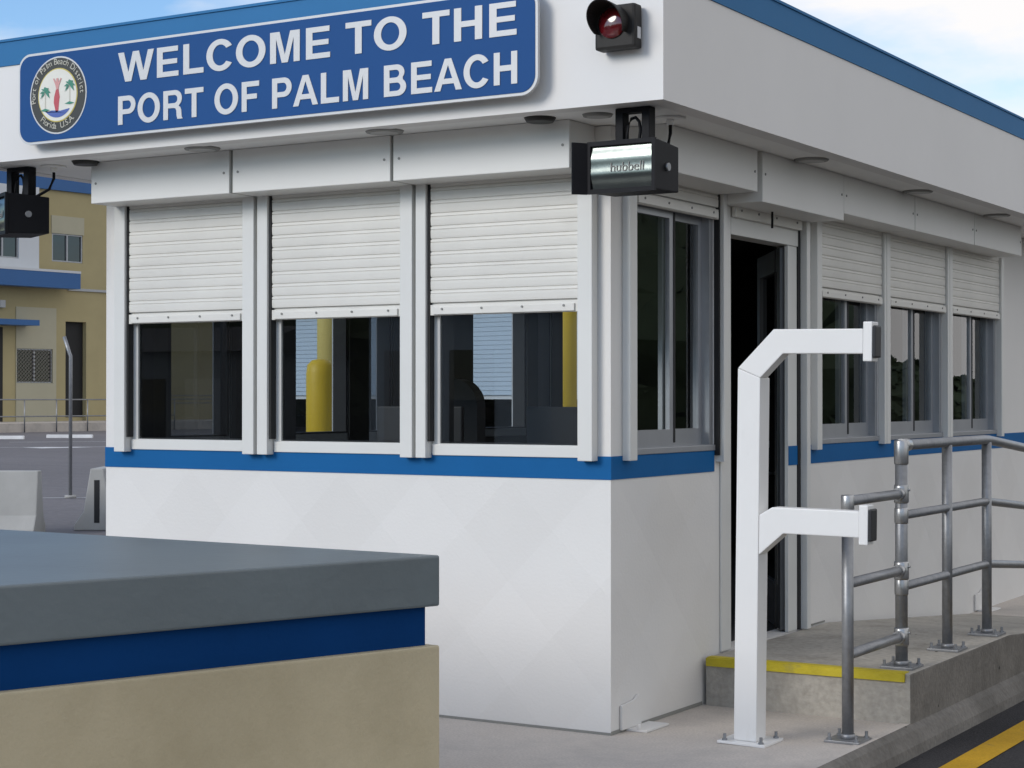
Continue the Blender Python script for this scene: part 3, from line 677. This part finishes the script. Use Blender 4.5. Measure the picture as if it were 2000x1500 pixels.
# ------------------------------------------------------------------ far side: lot markings, barriers, building
mk = MB(); Z = -.147
def line(p, q, wd):
    p, q = Vector(p), Vector(q); t_ = (q - p).normalized(); n_ = Vector((-t_.y, t_.x)) * wd / 2
    mk.quad((*(p + n_), Z), (*(q + n_), Z), (*(q - n_), Z), (*(p - n_), Z))
line((-20.2, 14.25), (-14.0, 19.6), .10)
line((-45.5, 36.4), (-36.0, 45.0), .22)
line((-49.5, 43.0), (-38.0, 55.0), .22)
line((-46.0, 49.5), (-40.0, 51.0), .22)
for c in ((-42.4, 38.6), (-39.0, 42.0)):
    c = Vector(c); mk.quad((c.x - .9, c.y - .8, Z), (c.x + .4, c.y - 1.2, Z), (c.x + .9, c.y + .8, Z), (c.x - .3, c.y + .5, Z))
struct(mk.build('parking_markings', 'lot_white'))

def jersey(label, p0, ang, L, slot):
    pr_ = [(-.30, 0), (-.30, .07), (-.175, .25), (-.085, .81), (.085, .81), (.175, .25), (.30, .07), (.30, 0)]
    m = MB(); m.prism(pr_, 0, 0, L)
    root = empty('concrete_barrier', label, 'concrete barrier', (*p0, -.15), 'concrete traffic barriers'); root.rotation_euler.z = ang
    m.build('body', 'barrier', root, bev=.015)
    if slot: MB().box(-.004, .05, -.035, .035, .10, .66).build('key_slot', 'gasket', root)
    return root
# camera-facing end seen beside the booth wall
def atD(px, D): 
    v = Vector((3.9943, -7.5205, 0)) + D * Vector((_f.x, _f.y, 0)) + D * (px - 1000) / 3532.27 * _r; return (v.x, v.y)
jersey('pale concrete barrier seen end-on beside the booth wall', (-12.90, 9.96), math.atan2(.84, -.54), 3.0, True)
jersey('grey concrete barrier seen side-on in front of the parking lot', (-13.05, 9.10), math.atan2(-.5165, -.856), 3.6, False)

fp = empty('fence_post', 'tall thin grey metal post with bent top in the parking lot', 'post', (-18.76, 15.38, -.15))
MB().tube([(0, 0, 0), (0, 0, 2.46), (-.02, -.012, 2.52), (-.095, -.057, 2.80)], .032, 12).build('pole', 'galv', fp)
MB().tube([(0, 0, 0), (0, 0, .05)], .10, 12).build('foot', 'barrier', fp)
# wheel stops
def wheel_stop(label, p, ang):
    m = MB(); m.prism([(-.10, 0), (-.07, .15), (.07, .15), (.10, 0)], 0, -1.0, 1.0)
    o = m.build('wheel_stop', 'lot_white', None, bev=.02); o.location = (*p, -.15); o.rotation_euler.z = ang; tag(o, label, 'wheel stop', 'white wheel stops')
wheel_stop('white concrete wheel stop in the parking lot, behind the grey barrier at the photo edge', (-53.6, 46.4), R(31))
wheel_stop('white concrete wheel stop in the parking lot, behind the bent post', (-52.8, 49.6), R(31))

P0 = Vector((-69.48, 64.96, 0)); ANG = R(83.703)
TB = .30
terr = MB(); terr.box(-40, 60, -40, 6.2, -.15, TB - .005)
def loc_obj(o): o.location = P0; o.rotation_euler.z = ANG - R(90); return o
# local frame for the office: x = outwards (dn), y = along the facade (du)
ob = empty('office_building', 'two-storey beige office building with blue trim and dark windows', 'building', tuple(P0)); ob.rotation_euler.z = ANG - R(90)
def osheet(mb): return mb
t2 = MB(); t2.box(-24, 6.0, -40, 60, -.15, TB); tt = t2.build('terrace', 'concrete'); loc_obj(tt); struct(tt)
bx = MB(lambda s, d, z: (d, s, z)); wall_grid(bx, -16, 14, TB, 13.1, -.3, 0, [(.02, 2.15, 9.15, 10.72), (-2.36, .06, 2.40, 4.28), (.97, 2.42, TB, 5.85)])
bx.fn = WORLD; bx.box(-14, -.3, -16, 14, TB, .5); bx.box(-14, -13.7, -16, 14, .5, 13.1); bx.box(-13.7, -.3, -16, -15.7, .5, 13.1); bx.box(-13.7, -.3, 13.7, 14, .5, 13.1)
bx.box(-13.7, -.3, -15.7, 13.7, 6.6, 6.9)
bx.build('wall', 'far_beige', ob, weld=True)
MB().box(-14.2, .18, -16.2, 14.2, 13.1, 14.6).build('roof_trim', 'far_blue', ob)
by = MB(lambda s, d, z: (d, s, z)); wall_grid(by, -9, -1.2, 8.6, 13.09, .002, .45, [(-4.6, -2.54, 9.12, 10.51)]); by.build('bay', 'far_white', ob, weld=True)
def owin(s0, s1, z0, z1, d, mull=True):
    f = MB(lambda s, d, z: (d, s, z)); c = (s0 + s1) / 2; wall_grid(f, s0, s1, z0, z1, d - .12, d - .02, [(s0 + .07, c - .05, z0 + .07, z1 - .07), (c + .05, s1 - .07, z0 + .07, z1 - .07)])
    o = f.build('window', 'alu', ob, weld=True); MB(lambda s, d, z: (d, s, z)).quad((s0 + .07, d - .1, z0 + .07), (s1 - .07, d - .1, z0 + .07), (s1 - .07, d - .1, z1 - .07), (s0 + .07, d - .1, z1 - .07)).build('pane', 'glass_dark', o); return o
owin(.03, 2.14, 9.16, 10.71, 0); owin(-4.59, -2.55, 9.13, 10.50, .40)
w3 = owin(-2.35, .05, 2.41, 4.27, 0)
g = MB(lambda s, d, z: (d, s, z))
for i in range(-12, 14):
    for sgn in (1, -1):
        a = -1.15 + i * .22
        s_lo, s_hi = a - sgn * .93, a + sgn * .93
        # clip to the window
        zz0, zz1 = 2.45, 4.23
        def at_(s): return zz0 + (s - s_lo) / (s_hi - s_lo) * (zz1 - zz0)
        q0, q1 = max(min(s_lo, s_hi), -2.30), min(max(s_lo, s_hi), 0.0)
        if q1 - q0 > .1: g.tube([(q0, -.005, at_(q0)), (q1, -.005, at_(q1))], .016, 4, False)
g.build('security_grille', 'wire', w3)
MB(lambda s, d, z: (d, s, z)).box(-.04, 2.22, .002, .06, 10.72, 11.70).build('panel', 'far_panel', ob)
pp = MB(lambda s, d, z: (d, s, z)); wall_grid(pp, -2.40, .30, TB, 6.55, .002, .05, [(-2.36, .06, 2.40, 4.28)]); pp.build('panel', 'far_panel', ob, weld=True)
MB().box(.46, 1.3, -9, .96, 7.6, 8.45).build('canopy', 'far_blue', ob); MB().box(.46, 1.32, -9, .98, 8.45, 8.58).build('canopy_edge', 'far_white', ob)
MB().box(.002, .10, 1.1, 14, 7.58, 7.72).build('ledge', 'alu', ob)
MB().box(.002, 1.2, -9, -1.74, 5.50, 5.80).build('awning', 'far_blue', ob)
MB().box(-.25, .02, -6.5, -3.25, TB + .01, 5.40).build('door', 'gasket', ob)
MB().box(-1.2, -.32, .9, 2.5, TB + .2, 5.85).build('door', 'gasket', ob)
MB().box(.002, .25, -3.6, -3.25, 6.45, 6.85).build('wall_lamp', 'alu', ob)

ff = empty('guard_rail', 'thin grey metal railing along the far pavement edge', 'railing', tuple(P0)); ff.rotation_euler.z = ANG - R(90)
FXO = 6.12
for z in (1.50, .65): MB().tube([(FXO, -16, z), (FXO, 3.5, z)], .035, 8).build('rail', 'galv', ff)
for i in range(10): MB().tube([(FXO, -14.5 + i * 2.0, -.15), (FXO, -14.5 + i * 2.0, 1.50)], .035, 8).build('post', 'galv', ff)
for z in (1.30, 1.52, 1.72): MB().tube([(3.6, 1.0, z), (3.6, 9.0, z)], .03, 8).build('rail', 'galv', ff)

# ------------------------------------------------------------------ what shows through the booth: next lane, its booth, bollards
def w_at(px, D, z): x, y = atD(px, D); return (x, y, z)
nb = empty('lane_booth', 'pale shuttered booth in the next lane, seen through the booth windows', 'guard booth', (-9.6, 11.5, -.13)); nb.rotation_euler.z = R(-12)
MB().box(-2.0, 4.2, 0, 4, 0, 3.0).build('wall', 'far_white', nb)
sh = MB()
for i in range(24): sh.box(-1.8, 4.0, -.03, -.003, 1.75 + i * .055, 1.75 + i * .055 + .051)
sh.build('roller_shutter', 'lane_blue', nb)
for i in range(5): MB().box(-1.7 + i * 1.15, -.7 + i * 1.15, -.02, -.002, 1.05, 1.70).build('window', 'glass_dark', nb)
MB().box(-2.4, 4.6, -.4, 4.4, 3.0, 3.5).build('roof', 'far_blue', nb)
def bollard(px, D, h, r, label, m='yellow_post'):
    x, y = atD(px, D); o = MB().tube([(0, 0, 0), (0, 0, h - .12), (0, 0, h - .05), (0, 0, h - .012), (0, 0, h)], [r, r, r * .92, r * .6, .01], 20).build('bollard', m)
    o.location = (x, y, -.15); return tag(o, label, 'bollard', 'yellow bollards beyond the booth')
bollard(626, 14.5, 2.05, .115, 'thick yellow bollard seen through the second shuttered window from the booth edge')
bollard(553, 16.0, 2.0, .075, 'slim yellow bollard beside the thick one, seen through the middle front window')
bollard(640, 17.0, 3.3, .10, 'pale yellow tall post rising behind the thick bollard in the middle front window', 'pale_yellow')
bollard(1106, 18.5, 2.9, .11, 'tall yellow bollard seen through the front window nearest the booth corner')
# furniture inside
dk = MB(); dk.box(-2.95, -.2, .25, .85, 1.0, 1.04); dk.box(-2.9, -2.86, .3, .8, .245, 1.0); dk.box(-.3, -.26, .3, .8, .245, 1.0)
tag(dk.build('desk', 'inside'), 'dark counter running inside the booth behind the front windows', 'desk')
def monitor(x, y, rz, label):
    r_ = empty('monitor', label, 'monitor', (x, y, 1.04), 'monitors inside the booth'); r_.rotation_euler.z = rz
    MB().box(-.24, .24, -.02, .03, .16, .50).build('screen', 'dark_plastic', r_, bev=.006); MB().tube([(0, .01, .012), (0, .01, .2)], .025, 10).build('stand', 'dark_plastic', r_); MB().box(-.12, .12, -.08, .1, .001, .012).build('foot', 'dark_plastic', r_)
monitor(-1.45, .55, R(15), 'dark monitor silhouette inside the middle front window')
monitor(-.62, .6, R(-20), 'dark monitor silhouette inside the front window nearest the corner')
ch = empty('office_chair', 'dark high-backed office chair silhouette inside the front window nearest the corner', 'chair', (-1.78, 1.25, .245))
c = MB(); c.prism(rrect(-.25, .25, .60, 1.45, .16), 1, .0, .09); c.build('backrest', 'dark_plastic', ch)
MB().box(-.26, .26, -.45, .02, .52, .60).build('seat', 'dark_plastic', ch, bev=.03)
MB().tube([(0, -.2, .06), (0, -.2, .52)], .03, 10).build('column', 'dark_plastic', ch)
cb = MB()
for i in range(5):
    a = i * 2 * math.pi / 5; cb.tube([(0, -.2, .07), (.3 * math.cos(a), -.2 + .3 * math.sin(a), .03)], .022, 8)
cb.build('base', 'dark_plastic', ch)

# ------------------------------------------------------------------ unseen tree belts added to darken the reflections in the booth glass
M['foliage'] = mat('tree_foliage', (.045, .062, .030), .8, .35, .4)
def unseen_tree_belt(name, p, q, n, h, label):
    m = MB(); p, q = Vector(p), Vector(q)
    for i in range(n):
        c = p.lerp(q, (i + random.random() * .8) / n); hh = h * random.uniform(.65, 1.1); rr = hh * random.uniform(.45, .65)
        m.tube([(c.x, c.y, -.15), (c.x, c.y, hh * .6)], [.25, .12], 6)
        rg = []
        for a_ in range(6):
            t_ = a_ / 5; rr2 = rr * (.35 + .75 * math.sin(math.pi * min(1, .15 + .8 * t_)))
            rg.append([m.v((c.x + rr2 * random.uniform(.7, 1.1) * math.cos(2 * math.pi * b2 / 9), c.y + rr2 * random.uniform(.7, 1.1) * math.sin(2 * math.pi * b2 / 9), hh * .88 * t_ + random.uniform(-.3, .3) - .1)) for b2 in range(9)])
        for A2, B2 in zip(rg, rg[1:]):
            for b2 in range(9): m.bm.faces.new((A2[b2], A2[(b2 + 1) % 9], B2[(b2 + 1) % 9], B2[b2]))
        m.bm.faces.new(rg[-1])
        for k in range(420):
            a = random.uniform(0, 6.283); t_ = random.random(); w_ = rr * (1 - .5 * abs(2 * t_ - .7) ** 2) * math.sqrt(random.random())
            o_ = Vector((c.x + w_ * math.cos(a), c.y + w_ * math.sin(a), hh * (.0 + 1.0 * t_)))
            u_ = Vector((random.uniform(-1, 1), random.uniform(-1, 1), random.uniform(-.6, .6))).normalized() * random.uniform(.25, .5)
            v_ = Vector((random.uniform(-1, 1), random.uniform(-1, 1), random.uniform(-1, 1))).normalized() * random.uniform(.2, .4)
            m.quad(tuple(o_ - u_), tuple(o_ + v_), tuple(o_ + u_), tuple(o_ - v_))
    o = m.build(name, 'foliage'); o['kind'] = 'stuff'; o['label'] = label; o['category'] = 'trees'
unseen_tree_belt('unseen_tree_belt', (-95, -30), (25, -85), 70, 9.5, 'unseen belt of trees added to darken the reflections in the front windows of the booth')
unseen_tree_belt('unseen_tree_belt', (23, 58), (42, 50), 9, 11.0, 'tall unseen trees added to darken the reflection in the side window beside the booth door')
unseen_tree_belt('unseen_tree_belt', (20, 92), (110, 60), 40, 3.4, 'unseen belt of trees added to shape the reflections in the side windows of the booth')

M['yard_grey'] = mat('pale_grey_cladding', (.20, .22, .24), .6, .05, .5)
def unseen_warehouse(label, x, y, rz, L, h, m):  # buildings out of view, added for grey shapes in the window reflections
    r_ = empty('unseen_warehouse', label, 'unseen_warehouse', (x, y, -.15), 'unseen warehouses added for the front glass reflections'); r_.rotation_euler.z = rz
    MB().box(0, L, -8, 0, 0, h).build('wall', m, r_)
    MB().prism([(-8.4, h + .002), (.4, h + .002), (-4, h + 1.0)], 0, -.3, L + .3).build('roof', 'inside', r_)
    for i in range(int(L / 2.4)): MB().box(.6 + i * 2.4, 2.2 + i * 2.4, .002, .06, .2, h * .72).build('door', 'glass_dark' if i % 2 else 'alu', r_)
unseen_warehouse('low grey warehouse added for a faint reflection in the front window farthest from the booth corner', -42.5, -38.5, R(-8), 7.4, 3.3, 'yard_grey')
unseen_warehouse('taller pale warehouse added for a faint reflection in the front windows nearer the booth corner', -31.5, -42.0, R(-8), 6.6, 4.6, 'lane_blue')
for x, y, h, lb in ((-33.2, -36.5, 6.5, 'thin steel lamp post added for a faint reflection in the middle front window'), (-24.6, -35.0, 7.0, 'thin steel lamp post added for a faint reflection in the front window nearest the corner')):
    lp = empty('unseen_lamp_post', lb, 'lamp post', (x, y, -.15), 'unseen lamp posts added for the front glass reflections')  # posts out of view, added for thin lines in the window reflections
    MB().tube([(0, 0, 0), (0, 0, h), (.25, 0, h + .35), (1.2, 0, h + .5)], .09, 10).build('pole', 'galv', lp); MB().box(.9, 1.7, -.14, .14, h + .42, h + .54).build('lamp_head', 'galv', lp)
